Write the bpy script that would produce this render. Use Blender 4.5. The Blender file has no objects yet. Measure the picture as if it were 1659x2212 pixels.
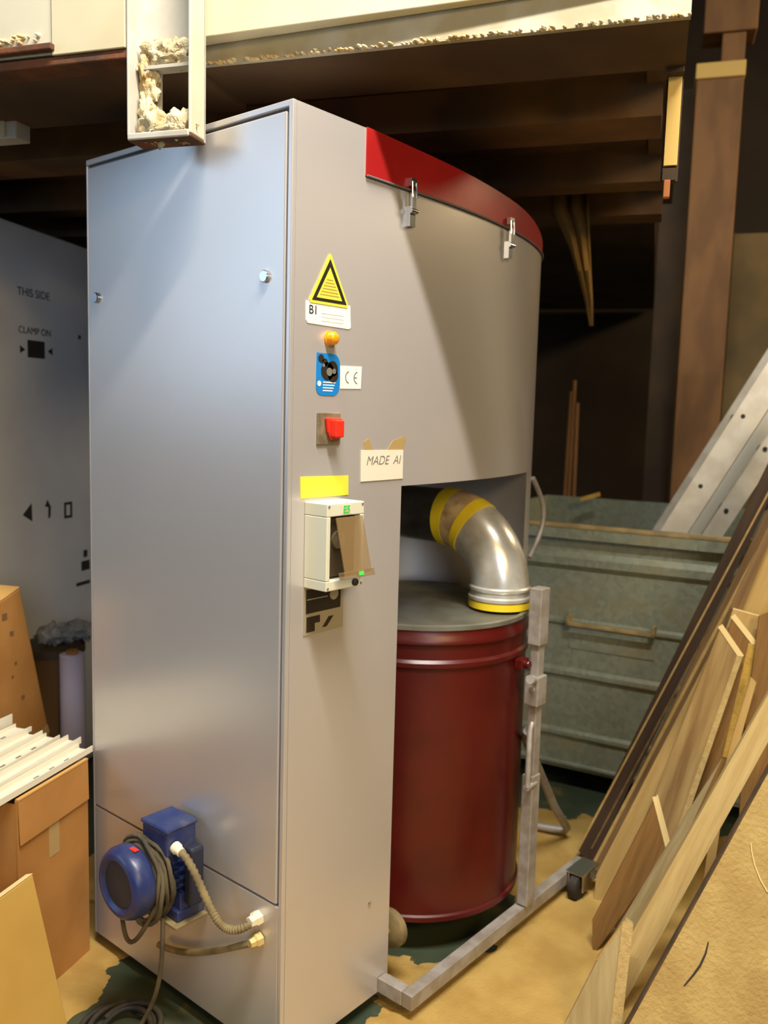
import bpy, bmesh, math, random
from mathutils import Vector, Matrix, noise
random.seed(7)
SC = bpy.context.scene
COL = SC.collection
PI = math.pi
def lin(r, g, b):
    f = lambda c: ((c/255+0.055)/1.055)**2.4 if c/255 > 0.04045 else c/255/12.92
    return (f(r), f(g), f(b), 1.0)

# ------------------------------------------------------------------ camera
cd = bpy.data.cameras.new('camera'); cam = bpy.data.objects.new('camera', cd); COL.objects.link(cam)
cd.sensor_fit = 'VERTICAL'; cd.sensor_height = 36.0; cd.sensor_width = 27.0
cd.lens = 1876.6/2212*36.0
cd.clip_start = 0.05; cd.clip_end = 60
RX, DN, FW = (0.644483, -0.764156, 0.026581), (-0.070172, -0.093729, -0.993122), (0.761392, 0.638185, -0.114029)
cam.matrix_world = Matrix(((RX[0], -DN[0], -FW[0], -1.2619), (RX[1], -DN[1], -FW[1], -1.3233), (RX[2], -DN[2], -FW[2], 1.5211), (0, 0, 0, 1)))
cd.dof.use_dof = True; cd.dof.focus_distance = 1.9; cd.dof.aperture_fstop = (cd.lens/1000)/0.011
SC.camera = cam

# room axes: U runs along the mezzanine edge (to the right), W runs away under it
U = Vector((math.cos(math.radians(-67)), math.sin(math.radians(-67)), 0)); W = Vector((-U.y, U.x, 0)); ZZ = Vector((0, 0, 1))
def R(s, w, z=0.0): return U*s + W*w + ZZ*z

# ------------------------------------------------------------------ world + lights
wd = bpy.data.worlds.new('world'); SC.world = wd; wd.use_nodes = True
wd.node_tree.nodes['Background'].inputs[0].default_value = (0.55, 0.62, 0.75, 1)
wd.node_tree.nodes['Background'].inputs[1].default_value = 0.02
SC.view_settings.view_transform = 'Standard'; SC.view_settings.look = 'None'
SC.view_settings.gamma = 1.0; SC.view_settings.use_curve_mapping = False
SC.view_settings.exposure = 0.0
def area(name, loc, target, sx, sy, power, color, xaxis=None):
    l = bpy.data.lights.new(name, 'AREA'); l.shape = 'RECTANGLE'; l.size = sx; l.size_y = sy; l.energy = power; l.color = color
    o = bpy.data.objects.new(name, l); COL.objects.link(o)
    z = (Vector(loc)-Vector(target)).normalized()
    x = Vector(xaxis) if xaxis is not None else ZZ.cross(z)
    x = (x - z*x.dot(z)).normalized(); y = z.cross(x)
    o.matrix_world = Matrix(((x.x, y.x, z.x, loc[0]), (x.y, y.y, z.y, loc[1]), (x.z, y.z, z.z, loc[2]), (0, 0, 0, 1)))
    return o
# fluorescent batten above the work floor, parallel to the mezzanine edge
area('ceiling_batten_lamp', (-0.45, -1.1, 4.05), (-0.3, -0.8, 0), 1.8, 0.10, 215, (1.0, 0.93, 0.84), U)
# further lamps of the hall behind the camera
area('hall_lamp', tuple(R(3.0, -3.0, 3.3)), tuple(R(0.6, 0.2, 0.5)), 1.5, 0.4, 82, (1.0, 0.67, 0.24), U)
# added cool fill from behind the camera; no window known there
area('front_fill_light', tuple(R(3.6, -6.8, 2.9)), tuple(R(0.3, 0.0, 1.6)), 2.3, 2.6, 92, (0.93, 0.95, 1.0))
# added warm fill to lift the dark background; no lamp known there
area('back_fill_light', tuple(R(3.4, 3.2, 3.6)), tuple(R(0.6, 4.5, 1.0)), 1.0, 0.4, 60, (1.0, 0.74, 0.42))
# daylight coming in through the windows on the left wall
area('window_daylight', tuple(R(-5.8, -3.4, 3.2)), tuple(R(0.0, 0.0, 1.4)), 4.5, 2.0, 38, (0.5, 0.70, 1.0))

# ------------------------------------------------------------------ materials
def mat(name, col, rough=0.6, metal=0.0, col2=None, scale=8.0, stretch=(1, 1, 1), detail=4.0, bump=0.0, lo=0.4, hi=0.6, rough2=None, spec=0.5, alpha=1.0, trans=0.0, emit=None, estr=0.0, coat=0.0, third=None, bscale=None, voronoi=False):
    m = bpy.data.materials.new(name); m.use_nodes = True
    nt = m.node_tree; b = nt.nodes['Principled BSDF']; L = nt.links
    b.inputs['Base Color'].default_value = col; b.inputs['Roughness'].default_value = rough; b.inputs['Metallic'].default_value = metal
    b.inputs['Specular IOR Level'].default_value = spec
    if coat: b.inputs['Coat Weight'].default_value = coat; b.inputs['Coat Roughness'].default_value = 0.12
    if trans: b.inputs['Transmission Weight'].default_value = trans
    if alpha < 1: b.inputs['Alpha'].default_value = alpha
    if emit: b.inputs['Emission Color'].default_value = emit; b.inputs['Emission Strength'].default_value = estr
    tc = nt.nodes.new('ShaderNodeTexCoord'); mp = nt.nodes.new('ShaderNodeMapping'); mp.inputs['Scale'].default_value = stretch
    L.new(tc.outputs['Object'], mp.inputs['Vector'])
    def nz(sc, dt):
        n = nt.nodes.new('ShaderNodeTexNoise'); n.inputs['Scale'].default_value = sc; n.inputs['Detail'].default_value = dt
        L.new(mp.outputs[0], n.inputs['Vector']); return n
    if col2:
        if voronoi:
            n = nt.nodes.new('ShaderNodeTexVoronoi'); n.inputs['Scale'].default_value = scale; L.new(mp.outputs[0], n.inputs['Vector']); src = n.outputs['Color']
        else:
            n = nz(scale, detail); src = n.outputs['Fac']
        cr = nt.nodes.new('ShaderNodeValToRGB'); L.new(src, cr.inputs[0])
        cr.color_ramp.elements[0].position = lo; cr.color_ramp.elements[0].color = col
        cr.color_ramp.elements[1].position = hi; cr.color_ramp.elements[1].color = col2
        out = cr.outputs[0]
        if third:
            n3 = nz(third[1], 6.0); c3 = nt.nodes.new('ShaderNodeValToRGB'); L.new(n3.outputs['Fac'], c3.inputs[0])
            c3.color_ramp.elements[0].position = third[2]; c3.color_ramp.elements[0].color = (0, 0, 0, 1)
            c3.color_ramp.elements[1].position = third[3]; c3.color_ramp.elements[1].color = (1, 1, 1, 1)
            mx = nt.nodes.new('ShaderNodeMix'); mx.data_type = 'RGBA'
            L.new(c3.outputs[0], mx.inputs[0]); L.new(out, mx.inputs[6]); mx.inputs[7].default_value = third[0]; out = mx.outputs[2]
        L.new(out, b.inputs['Base Color'])
        if rough2 is not None:
            mr = nt.nodes.new('ShaderNodeMapRange'); L.new(src, mr.inputs[0]); mr.inputs[1].default_value = lo; mr.inputs[2].default_value = hi
            mr.inputs[3].default_value = rough; mr.inputs[4].default_value = rough2; L.new(mr.outputs[0], b.inputs['Roughness'])
    if bump:
        n2 = nz(bscale or scale*3, 6.0); bp = nt.nodes.new('ShaderNodeBump'); bp.inputs['Strength'].default_value = bump; bp.inputs['Distance'].default_value = 0.01
        L.new(n2.outputs['Fac'], bp.inputs['Height']); L.new(bp.outputs[0], b.inputs['Normal'])
    return m
def wood(name, c1, c2, scale=3.0, rough=0.75, dust=None):
    return mat(name, c1, rough, 0, c2, scale, (1.0, 14.0, 14.0), 5.0, 0.25, 0.35, 0.65, third=dust, spec=0.25)
M = {}
M['paint'] = mat('grey_metallic_paint', lin(206, 202, 200), 0.31, 0.42, lin(202, 198, 196), 1.5, bump=0.012, bscale=260, spec=0.6)
M['paint_frame'] = mat('grey_tube_paint', lin(170, 165, 160), 0.45, 0.25, lin(150, 142, 130), 20)
M['gap'] = mat('grey_gasket', lin(104, 104, 106), 0.7)
M['red_lid'] = mat('red_lid_paint', lin(170, 34, 30), 0.35, 0.0, lin(158, 28, 28), 6, bump=0.03)
M['red_drum'] = mat('red_drum_paint', lin(84, 17, 13), 0.34, 0.0, lin(72, 13, 10), 5, bump=0.03, coat=0.0)
M['drum_lid'] = mat('grey_drum_lid', lin(120, 120, 108), 0.5, 0.2, lin(105, 103, 90), 9)
M['galv'] = mat('galvanised_pipe', lin(236, 236, 230), 0.24, 0.55, lin(190, 184, 166), 9, rough2=0.36, lo=0.42, hi=0.66)
M['galv_dark'] = mat('galvanised_straight_pipe', lin(120, 122, 130), 0.3, 0.9, lin(95, 95, 100), 8)
M['zinc'] = mat('zinc_plated', lin(205, 208, 212), 0.25, 1.0)
M['bin'] = mat('galvanised_sheet', lin(130, 138, 122), 0.52, 0.25, lin(146, 152, 134), 55, bump=0.06, lo=0.2, hi=0.8, voronoi=True, third=(lin(150, 140, 105), 5, 0.55, 0.8))
M['bin_rim'] = mat('dusty_bin_rim', lin(170, 148, 100), 0.8, 0.1, lin(135, 122, 88), 14)
M['tape_y'] = mat('yellow_tape', lin(240, 214, 40), 0.45, 0, lin(232, 200, 40), 9)
M['tape_t'] = mat('tan_tape', lin(196, 172, 128), 0.6, 0, lin(140, 112, 72), 16)
M['sticker_y'] = mat('yellow_sticker', lin(240, 226, 70), 0.45)
M['black'] = mat('black_print', lin(24, 22, 18), 0.6)
M['white_st'] = mat('white_sticker', lin(235, 235, 236), 0.5)
M['cream_st'] = mat('paper_label', lin(228, 224, 206), 0.6)
M['grey_print'] = mat('faded_print', lin(120, 118, 110), 0.6)
M['blue_st'] = mat('blue_sticker', lin(20, 128, 208), 0.45)
M['khaki_tape'] = mat('brown_parcel_tape', lin(176, 150, 98), 0.4)
M['amber'] = mat('amber_lens', lin(246, 160, 20), 0.2, spec=0.6, coat=0.4)
M['red_sw'] = mat('red_switch', lin(232, 52, 34), 0.35)
M['sw_plate'] = mat('switch_plate', lin(120, 108, 84), 0.5, 0.3, lin(150, 138, 112), 40)
M['enclosure'] = mat('enclosure_plastic', lin(222, 222, 200), 0.45)
M['smoke'] = mat('smoked_cover', lin(150, 124, 84), 0.2, alpha=0.5, spec=0.6)
M['dark_in'] = mat('dark_interior', lin(70, 58, 42), 0.6)
M['green_pr'] = mat('green_print', lin(80, 210, 90), 0.5)
M['plate'] = mat('nameplate_aluminium', lin(190, 180, 155), 0.4, 0.4)
M['plate_d'] = mat('nameplate_black', lin(48, 42, 36), 0.4)
M['blue_m'] = mat('blue_motor_paint', lin(34, 48, 100), 0.35, 0.0, lin(54, 62, 100), 12, bump=0.08, third=(lin(116, 112, 100), 9, 0.62, 0.8))
M['cowl_d'] = mat('dark_fan_cowl', lin(40, 44, 60), 0.5)
M['rub'] = mat('black_rubber', lin(26, 26, 24), 0.65, 0, lin(60, 54, 42), 12)
M['dusty_cable'] = mat('dusty_cable', lin(98, 88, 64), 0.85, 0, lin(60, 54, 42), 10)
M['conduit'] = mat('dusty_conduit', lin(140, 124, 84), 0.7, 0, lin(112, 98, 66), 20)
M['gland'] = mat('white_gland', lin(238, 228, 196), 0.5)
M['tan_gland'] = mat('yellowed_gland', lin(212, 188, 120), 0.55)
M['floor'] = mat('green_floor_paint', lin(52, 66, 50), 0.55, 0, lin(68, 76, 56), 5, third=(lin(120, 102, 62), 9, 0.6, 0.75))
M['dust'] = mat('sawdust', lin(186, 156, 90), 0.95, 0, lin(170, 138, 76), 6, bump=0.35, bscale=160, spec=0.1)
M['dust_l'] = mat('pale_sawdust', lin(214, 202, 168), 0.95, 0, lin(196, 168, 118), 14, bump=0.8, bscale=60, spec=0.1)
M['cream'] = mat('cream_board', lin(208, 200, 168), 0.65, 0, lin(200, 190, 156), 3, bump=0.03)
M['cream_g'] = mat('cream_grey_board', lin(206, 202, 178), 0.65, 0, lin(196, 190, 162), 3, bump=0.03)
M['steel_g'] = mat('grey_painted_steel', lin(200, 198, 188), 0.5, 0.05, lin(186, 182, 168), 8)
M['dark_wood'] = mat('dark_underside', lin(92, 68, 40), 0.8, 0, lin(70, 52, 32), 3, (1, 1, 1), bump=0.1)
M['joist'] = mat('dark_joist', lin(120, 86, 48), 0.75, 0, lin(92, 68, 40), 4, bump=0.1)
M['rust'] = mat('rusty_edge', lin(120, 72, 40), 0.85, 0, lin(84, 56, 38), 10, bump=0.4)
M['post'] = mat('brown_post', lin(134, 94, 50), 0.7, 0, lin(116, 80, 42), 3, (3, 3, 1))
M['darkpost'] = mat('dark_post', lin(70, 52, 30), 0.8, 0, lin(54, 42, 26), 3)
M['batten'] = mat('pale_batten', lin(220, 184, 100), 0.7)
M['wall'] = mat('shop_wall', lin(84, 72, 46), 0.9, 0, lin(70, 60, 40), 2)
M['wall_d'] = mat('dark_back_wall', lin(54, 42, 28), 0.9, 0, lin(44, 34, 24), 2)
M['card'] = mat('cardboard', lin(178, 128, 70), 0.8, 0, lin(166, 116, 60), 5, spec=0.2)
M['card_l'] = mat('pale_cardboard', lin(206, 160, 92), 0.8, spec=0.2)
M['bigcard'] = mat('grey_white_carton', lin(208, 214, 226), 0.8, 0, lin(198, 204, 216), 3, spec=0.2)
M['carton_print'] = mat('carton_print', lin(40, 42, 48), 0.8)
M['pvc'] = mat('white_profile', lin(226, 220, 198), 0.5)
M['bucket'] = mat('brown_bucket', lin(120, 90, 56), 0.6)
M['roll'] = mat('violet_white_roll', lin(214, 202, 216), 0.6)
M['alu'] = mat('ladder_aluminium', lin(214, 208, 192), 0.45, 0.4, lin(200, 192, 174), 12)
M['alu_b'] = mat('ladder_bright_flange', lin(205, 204, 192), 0.35, 0.6)
M['w_dark'] = wood('dark_laminate', lin(72, 56, 40), lin(60, 46, 34))
M['w_rb'] = wood('red_brown_wood', lin(132, 104, 66), lin(110, 84, 52))
M['w_tan'] = wood('tan_board', lin(190, 160, 100), lin(178, 146, 86))
M['w_walnut'] = wood('brown_walnut', lin(142, 106, 58), lin(122, 90, 48), 5)
M['w_grain'] = wood('figured_board', lin(172, 146, 94), lin(128, 98, 60), 2.2)
M['w_grey'] = wood('dusty_grey_board', lin(176, 160, 116), lin(156, 136, 94), 4)
M['w_pale'] = wood('pale_board', lin(194, 171, 115), lin(178, 151, 97), 4)
M['w_yel'] = wood('yellow_pine', lin(192, 158, 75), lin(180, 142, 63), 3)
M['endgrain'] = mat('pale_end_grain', lin(232, 208, 146), 0.8)
M['w_slab'] = mat('dusty_slab', lin(183, 158, 100), 0.95, 0, lin(167, 140, 86), 7, bump=0.5, bscale=90, third=(lin(135, 99, 55), 4, 0.6, 0.78), spec=0.1)
M['slab_dark'] = mat('dark_slab_edge', lin(84, 64, 38), 0.9, 0, lin(64, 48, 30), 12, bump=0.4)
M['yellow_mdf'] = mat('yellow_board', lin(186, 150, 74), 0.6, 0, lin(178, 140, 66), 3)
M['sack'] = mat('tan_sack', lin(140, 108, 50), 0.9, 0, lin(110, 84, 42), 5)
M['glass_sky'] = mat('bright_window_pane', lin(200, 220, 250), 0.3, emit=(0.5, 0.72, 1.0, 1), estr=2.7)

# ------------------------------------------------------------------ geometry helpers
class MB:
    def __init__(s): s.v = []; s.f = []
    def add(s, vs, fs):
        n = len(s.v); s.v += [Vector(p) for p in vs]; s.f += [tuple(i+n for i in f) for f in fs]; return s
    def box(s, c, d, X=None, Y=None, Z=None):
        X = X or Vector((1, 0, 0)); Y = Y or Vector((0, 1, 0)); Z = Z or ZZ; c = Vector(c)
        vs = [c+X*(d[0]/2*a)+Y*(d[1]/2*b)+Z*(d[2]/2*e) for e in (-1, 1) for b in (-1, 1) for a in (-1, 1)]
        return s.add(vs, [(0, 2, 3, 1), (4, 5, 7, 6), (0, 1, 5, 4), (2, 6, 7, 3), (0, 4, 6, 2), (1, 3, 7, 5)])
    def b2(s, a, b):
        a = Vector(a); b = Vector(b); return s.box((a+b)/2, b-a)
    def rbox(s, s0, s1, w0, w1, z0, z1): return s.box(R((s0+s1)/2, (w0+w1)/2, (z0+z1)/2), (s1-s0, w1-w0, z1-z0), U, W, ZZ)
    def prism(s, pts, ext):
        pts = [Vector(p) for p in pts]; ext = Vector(ext); n = len(pts)
        nrm = sum(((pts[i]-pts[0]).cross(pts[(i+1) % n]-pts[0]) for i in range(1, n-1)), Vector())
        if nrm.dot(ext) > 0: pts.reverse()
        return s.add(pts+[p+ext for p in pts], [tuple(range(n)), tuple(range(2*n-1, n-1, -1))]+[(i, n+i, n+(i+1) % n, (i+1) % n) for i in range(n)])
    def lathe(s, o, ax, prof, n=32, cap=True):
        o = Vector(o); ax = Vector(ax).normalized(); t = Vector((1, 0, 0)) if abs(ax.x) < 0.8 else Vector((0, 1, 0))
        a = ax.cross(t).normalized(); b = ax.cross(a); vs = []; fs = []
        for d, r in prof:
            for k in range(n):
                th = 2*PI*k/n; vs.append(o+ax*d+(a*math.cos(th)+b*math.sin(th))*r)
        m = len(prof)
        for i in range(m-1):
            for k in range(n): fs.append((i*n+k, i*n+(k+1) % n, (i+1)*n+(k+1) % n, (i+1)*n+k))
        if cap: fs.append(tuple(range(n-1, -1, -1))); fs.append(tuple((m-1)*n+k for k in range(n)))
        return s.add(vs, fs)
    def cyl(s, p, q, r, n=20, r2=None):
        p = Vector(p); q = Vector(q); return s.lathe(p, q-p, [(0, r), ((q-p).length, r if r2 is None else r2)], n)
    def tube(s, pts, r, n=10, rf=None):
        pts = [Vector(p) for p in pts]; vs = []; fs = []; m = len(pts); up = None
        for i, p in enumerate(pts):
            t = (pts[min(i+1, m-1)]-pts[max(i-1, 0)]).normalized()
            if up is None: up = t.cross(Vector((0.3, 0.2, 0.93))).normalized()
            up = (up-t*up.dot(t)).normalized(); b = t.cross(up); rr = rf(i) if rf else r
            for k in range(n):
                th = 2*PI*k/n; vs.append(p+(up*math.cos(th)+b*math.sin(th))*rr)
        for i in range(m-1):
            for k in range(n): fs.append((i*n+k, i*n+(k+1) % n, (i+1)*n+(k+1) % n, (i+1)*n+k))
        fs.append(tuple(range(n-1, -1, -1))); fs.append(tuple((m-1)*n+k for k in range(n)))
        return s.add(vs, fs)
    def blob(s, c, r, sx=1, sy=1, sz=1, amp=0.35, seg=10, fr=2.0):
        c = Vector(c); vs = []; fs = []; off = Vector((random.random()*50, random.random()*50, random.random()*50))
        rings = seg//2+1
        for i in range(rings+1):
            ph = PI*i/rings
            for k in range(seg):
                th = 2*PI*k/seg; d = Vector((math.sin(ph)*math.cos(th), math.sin(ph)*math.sin(th), math.cos(ph)))
                rr = r*(1+amp*noise.noise(d*fr+off)); vs.append(c+Vector((d.x*rr*sx, d.y*rr*sy, d.z*rr*sz)))
        for i in range(rings):
            for k in range(seg): fs.append((i*seg+k, (i+1)*seg+k, (i+1)*seg+(k+1) % seg, i*seg+(k+1) % seg))
        return s.add(vs, fs)
WM = {}
def link(o, parent=None, w=None):
    w = w or Matrix(); COL.objects.link(o)
    if parent is not None:
        o.parent = parent; o.matrix_parent_inverse = WM[parent.name].inverted()
    o.matrix_basis = w; WM[o.name] = w; return o
def obj(name, mb, m, parent=None, smooth=None, bevel=0.0, frame=None, org=None):
    """One mesh object; frame: 4x4 the mesh is stored in (object axes), else origin at org / bounds centre."""
    if frame is None:
        if org is None:
            n = len(mb.v); lo = [min(v[i] for v in mb.v) for i in range(3)]; hi = [max(v[i] for v in mb.v) for i in range(3)]
            org = Vector(((lo[0]+hi[0])/2, (lo[1]+hi[1])/2, lo[2]))
        frame = Matrix.Translation(Vector(org))
    inv = frame.inverted(); me = bpy.data.meshes.new(name); me.from_pydata([inv @ v for v in mb.v], [], mb.f); me.update()
    me.materials.append(M[m] if isinstance(m, str) else m)
    if smooth is not None:
        for p in me.polygons: p.use_smooth = True
        me.set_sharp_from_angle(angle=math.radians(smooth))
    o = bpy.data.objects.new(name, me); link(o, parent, frame)
    if bevel:
        b = o.modifiers.new('bevel', 'BEVEL'); b.width = bevel; b.segments = 2; b.limit_method = 'ANGLE'; b.angle_limit = math.radians(40)
    return o
def tag(o, label, cat, group=None):
    o['label'] = label; o['category'] = cat
    if group: o['group'] = group
    return o
def thing(name, label, cat, loc, group=None):
    o = bpy.data.objects.new(name, None); o.empty_display_size = 0.1; link(o, None, Matrix.Translation(Vector(loc)))
    return tag(o, label, cat, group)
def struct(name, mb, m, **k):
    o = obj(name, mb, m, **k); o['kind'] = 'structure'; return o
def fr(x, y, z, o):
    return Matrix(((x.x, y.x, z.x, o.x), (x.y, y.y, z.y, o.y), (x.z, y.z, z.z, o.z), (0, 0, 0, 1)))
def text(name, body, size, m, parent, x, y, o, shear=0.0, align='CENTER', ext=0.0004, bold=0.0):
    cu = bpy.data.curves.new(name, 'FONT'); cu.body = body; cu.size = size; cu.align_x = align; cu.align_y = 'CENTER'; cu.extrude = ext; cu.shear = shear; cu.offset = bold
    cu.materials.append(M[m]); t = bpy.data.objects.new(name, cu)
    COL.objects.link(t); bpy.context.view_layer.update()
    me = bpy.data.meshes.new_from_object(t.evaluated_get(bpy.context.evaluated_depsgraph_get())); bpy.data.objects.remove(t)
    me.name = name; t = bpy.data.objects.new(name, me)
    x = Vector(x); y = Vector(y); link(t, parent, fr(x, y, x.cross(y), Vector(o))); return t
XX, YY = Vector((1, 0, 0)), Vector((0, 1, 0))
def arc(c, r, a0, a1, n): return [(c[0]+r*math.cos(math.radians(a0+(a1-a0)*i/n)), c[1]+r*math.sin(math.radians(a0+(a1-a0)*i/n))) for i in range(n+1)]

# ------------------------------------------------------------------ the setting
struct('floor', MB().rbox(-6, 6, -7, 7, -0.2, 0), 'floor')
struct('ceiling', MB().rbox(-6, 6, -7, 7, 5.2, 5.4), 'wall')
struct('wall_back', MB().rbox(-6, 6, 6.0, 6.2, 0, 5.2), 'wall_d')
struct('wall_front', MB().rbox(-6, 6, -7.2, -7.0, 0, 1.6).rbox(-6, 6, -7.2, -7.0, 4.2, 5.2).rbox(-6, 2.4, -7.2, -7.0, 1.6, 4.2).rbox(4.8, 6, -7.2, -7.0, 1.6, 4.2), 'wall')
wf = struct('window_3', MB().rbox(2.4, 2.48, -7.15, -7.05, 1.6, 4.2).rbox(4.72, 4.8, -7.15, -7.05, 1.6, 4.2).rbox(2.4, 4.8, -7.15, -7.05, 1.6, 1.68).rbox(2.4, 4.8, -7.15, -7.05, 4.12, 4.2).rbox(3.56, 3.64, -7.15, -7.05, 1.6, 4.2), 'steel_g')  # unseen window added to go with the front fill light
for k in range(2): obj('pane', MB().rbox(2.48+1.16*k, 3.56+1.16*k, -7.11, -7.09, 1.68, 4.12), 'glass_sky', wf)
struct('wall_right', MB().rbox(6.0, 6.2, -7, 6, 0, 5.2), 'wall')
struct('wall_left', MB().rbox(-6.2, -6.0, -7, 6, 0, 1.5).rbox(-6.2, -6.0, -7, 6, 4.4, 5.2).rbox(-6.2, -6, -1.0, 6, 1.5, 4.4).rbox(-6.2, -6, -7, -5.8, 1.5, 4.4), 'wall')
for i in range(2):
    a = -5.8+2.4*i; wf = struct('window_%d' % (i+1), MB().rbox(-6.15, -6.05, a, a+0.08, 1.5, 4.4).rbox(-6.15, -6.05, a+2.32, a+2.4, 1.5, 4.4).rbox(-6.15, -6.05, a, a+2.4, 1.5, 1.58).rbox(-6.15, -6.05, a, a+2.4, 4.32, 4.4).rbox(-6.15, -6.05, a+1.16, a+1.24, 1.5, 4.4), 'steel_g')
    for k in range(2): obj('pane', MB().rbox(-6.11, -6.09, a+0.08+1.16*k, a+1.16+1.16*k, 1.58, 4.32), 'glass_sky', wf)

# sawdust lying over the green floor
def dust_floor():
    ns, nw, s0, w0, d = 300, 330, -1.0, -1.3, 0.01
    idx = {}; vs = []; fs = []
    def hgt(s, w):
        p = R(s, w); n = noise.fractal(Vector((s*3, w*3, 0.3)), 1.0, 2.0, 5); n2 = noise.fractal(Vector((s*11, w*11, 2.3)), 0.8, 2.0, 4)
        h = 0.009+0.004*n
        # thin or swept clear: under the machine, a strip before its door, under the drum, towards the bin
        def cut(e, width): return max(0.0, min(1.0, 0.5+(e+0.045*n2)/width))
        dx = max(-0.21-p.x, p.x-0.36); dy = max(-0.02-p.y, p.y-0.62); k = cut(-max(dx, dy), 0.10)
        k = max(k, cut(0.33-math.hypot(p.x-0.80, p.y-0.27), 0.10)); k = max(k, cut(w-1.62, 0.12))
        k *= 1-max(0.0, min(1.0, 1.6-math.hypot(s+0.645, w-0.10)/0.085))
        return h-0.022*k
    H = [[hgt(s0+i*d, w0+j*d) for j in range(nw)] for i in range(ns)]
    def vid(i, j):
        if (i, j) not in idx:
            idx[(i, j)] = len(vs); vs.append(R(s0+i*d, w0+j*d, H[i][j] if H[i][j] > 0 else -0.002))
        return idx[(i, j)]
    for i in range(ns-1):
        for j in range(nw-1):
            if max(H[i][j], H[i+1][j], H[i][j+1], H[i+1][j+1]) > 0: fs.append((vid(i, j), vid(i+1, j), vid(i+1, j+1), vid(i, j+1)))
    o = obj('sawdust', MB().add(vs, fs), 'dust', smooth=60, org=R(0.3, -0.2)); o['kind'] = 'stuff'
    tag(o, 'layer of yellow sawdust spread over the green floor', 'sawdust')
dust_floor()

# ------------------------------------------------------------------ mezzanine
mz = thing('mezzanine', 'cream-fronted storage deck with a dark dusty underside above the cabinet', 'mezzanine', R(0.2, 0.16, 2.28))
def mzp(name, s0, s1, w0, w1, z0, z1, m, bevel=0.0, **k): return obj(name, MB().rbox(s0, s1, w0, w1, z0, z1), m, mz, bevel=bevel, **k)
mzp('edge_beam', -0.30, 0.746, 0.165, 0.40, 2.28, 2.345, 'dark_wood')
# lower steel band with the ragged sawdust ledge, and the proud board above it
mzp('steel_band', -0.30, 0.748, 0.150, 0.166, 2.281, 2.42, mat('cream_steel_band', lin(178, 174, 158), 0.7, 0, lin(164, 154, 124), 9, bump=0.1))
obj('fascia_board', MB().prism([R(-0.30, 0.105, 2.320), R(-0.30, 0.149, 2.320), R(0.75, 0.149, 2.358), R(0.75, 0.138, 2.358)], ZZ*0.6), 'cream', mz, bevel=0.002)
mzp('fascia_board', -0.588, -0.402, 0.025, 0.06, 2.282, 2.95, 'cream', 0.002)
mzp('fascia_board', -5.9, -0.592, 0.030, 0.06, 2.286, 2.95, 'cream_g', 0.002)
mzp('edge_strip', -5.9, -0.402, 0.03, 0.10, 2.262, 2.281, 'rust', 0.003)
mzp('edge_strip', -5.9, -0.58, 0.012, 0.029, 2.29, 2.305, 'rust', 0.003)
mzp('edge_beam', -5.9, -0.30, 0.10, 0.40, 2.265, 2.345, 'dark_wood')
mzp('joist', -5.9, 0.70, 0.70, 0.89, 2.28, 2.40, 'joist')
mzp('joist', -5.9, 0.71, 1.33, 1.45, 2.28, 2.40, 'joist')
mzp('joist', -5.9, 0.71, 1.80, 1.95, 2.28, 2.40, 'joist')
for k, (a, b) in enumerate(((-5.9, -2.2), (-2.195, -0.75), (-0.745, 0.10), (0.105, 0.655))):
    for c, d in ((0.40, 0.70), (0.89, 1.33), (1.45, 1.80)): mzp('deck_panel', a, b, c, d, 2.385, 2.403, 'dark_wood')
mzp('end_trim', 0.66, 0.745, 0.40, 2.0, 2.36, 2.42, 'dark_wood')
mzp('deck_panel', -5.9, 0.74, 0.17, 2.0, 2.42, 2.45, 'dark_wood'); mzp('deck_panel', -5.9, 0.68, 2.0, 5.9, 2.42, 2.45, 'dark_wood')
# crust of sawdust along the ledge
mb = MB()
for k in range(170):
    s = random.uniform(-0.28, 0.747); mb.blob(R(s, 0.148, 2.281+random.random()*0.006), random.uniform(0.003, 0.007), 1.6, 0.7, 0.6, 0.4, 6)
for k in range(60): mb.blob(R(-0.62-random.random()*0.5, 0.026, 2.314+random.random()*0.018), random.uniform(0.003, 0.007), 1.5, 0.7, 0.8, 0.5, 6)
o = obj('dust_crust', mb, 'dust_l', mz, smooth=60); o['kind'] = 'stuff'

# hanging steel upright with sawdust heaped in it
up = thing('steel_upright', 'cream steel channel upright with a slot, hanging in front of the cabinet top', 'upright', R(-0.318, 0.055, 2.093))
SL, SR, WF, WBK, ZB = -0.393, -0.244, 0.0255, 0.0895, 2.093
H0, H1, HZ0, HZ1 = -0.350, -0.275, 2.138, 2.273
obj('web', MB().rbox(SL, SR, WBK-0.006, WBK, HZ1, 3.0).rbox(SL, H0, WBK-0.006, WBK, ZB, HZ1).rbox(H1, SR, WBK-0.006, WBK, ZB, HZ1).rbox(H0, H1, WBK-0.006, WBK, ZB, HZ0), 'steel_g', up)
obj('flange', MB().rbox(SL-0.006, SL, WF, WBK, ZB+0.006, 3.0), 'steel_g', up, bevel=0.002)
obj('flange', MB().rbox(SR-0.007, SR, WF, WBK, ZB+0.004, 3.0), 'cream_g', up, bevel=0.003)
obj('bottom_plate', MB().rbox(SL-0.006, SR, WF, WBK, ZB-0.004, ZB+0.004), 'rust', up, bevel=0.003)
obj('bottom_lip', MB().rbox(SL-0.004, SR-0.004, WF-0.003, WF+0.003, ZB-0.003, ZB+0.012), 'steel_g', up, bevel=0.003)
obj('slot_ledge', MB().rbox(SL+0.002, SR-0.008, WF+0.024, WBK-0.006, 2.243, 2.250), 'steel_g', up)
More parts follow.
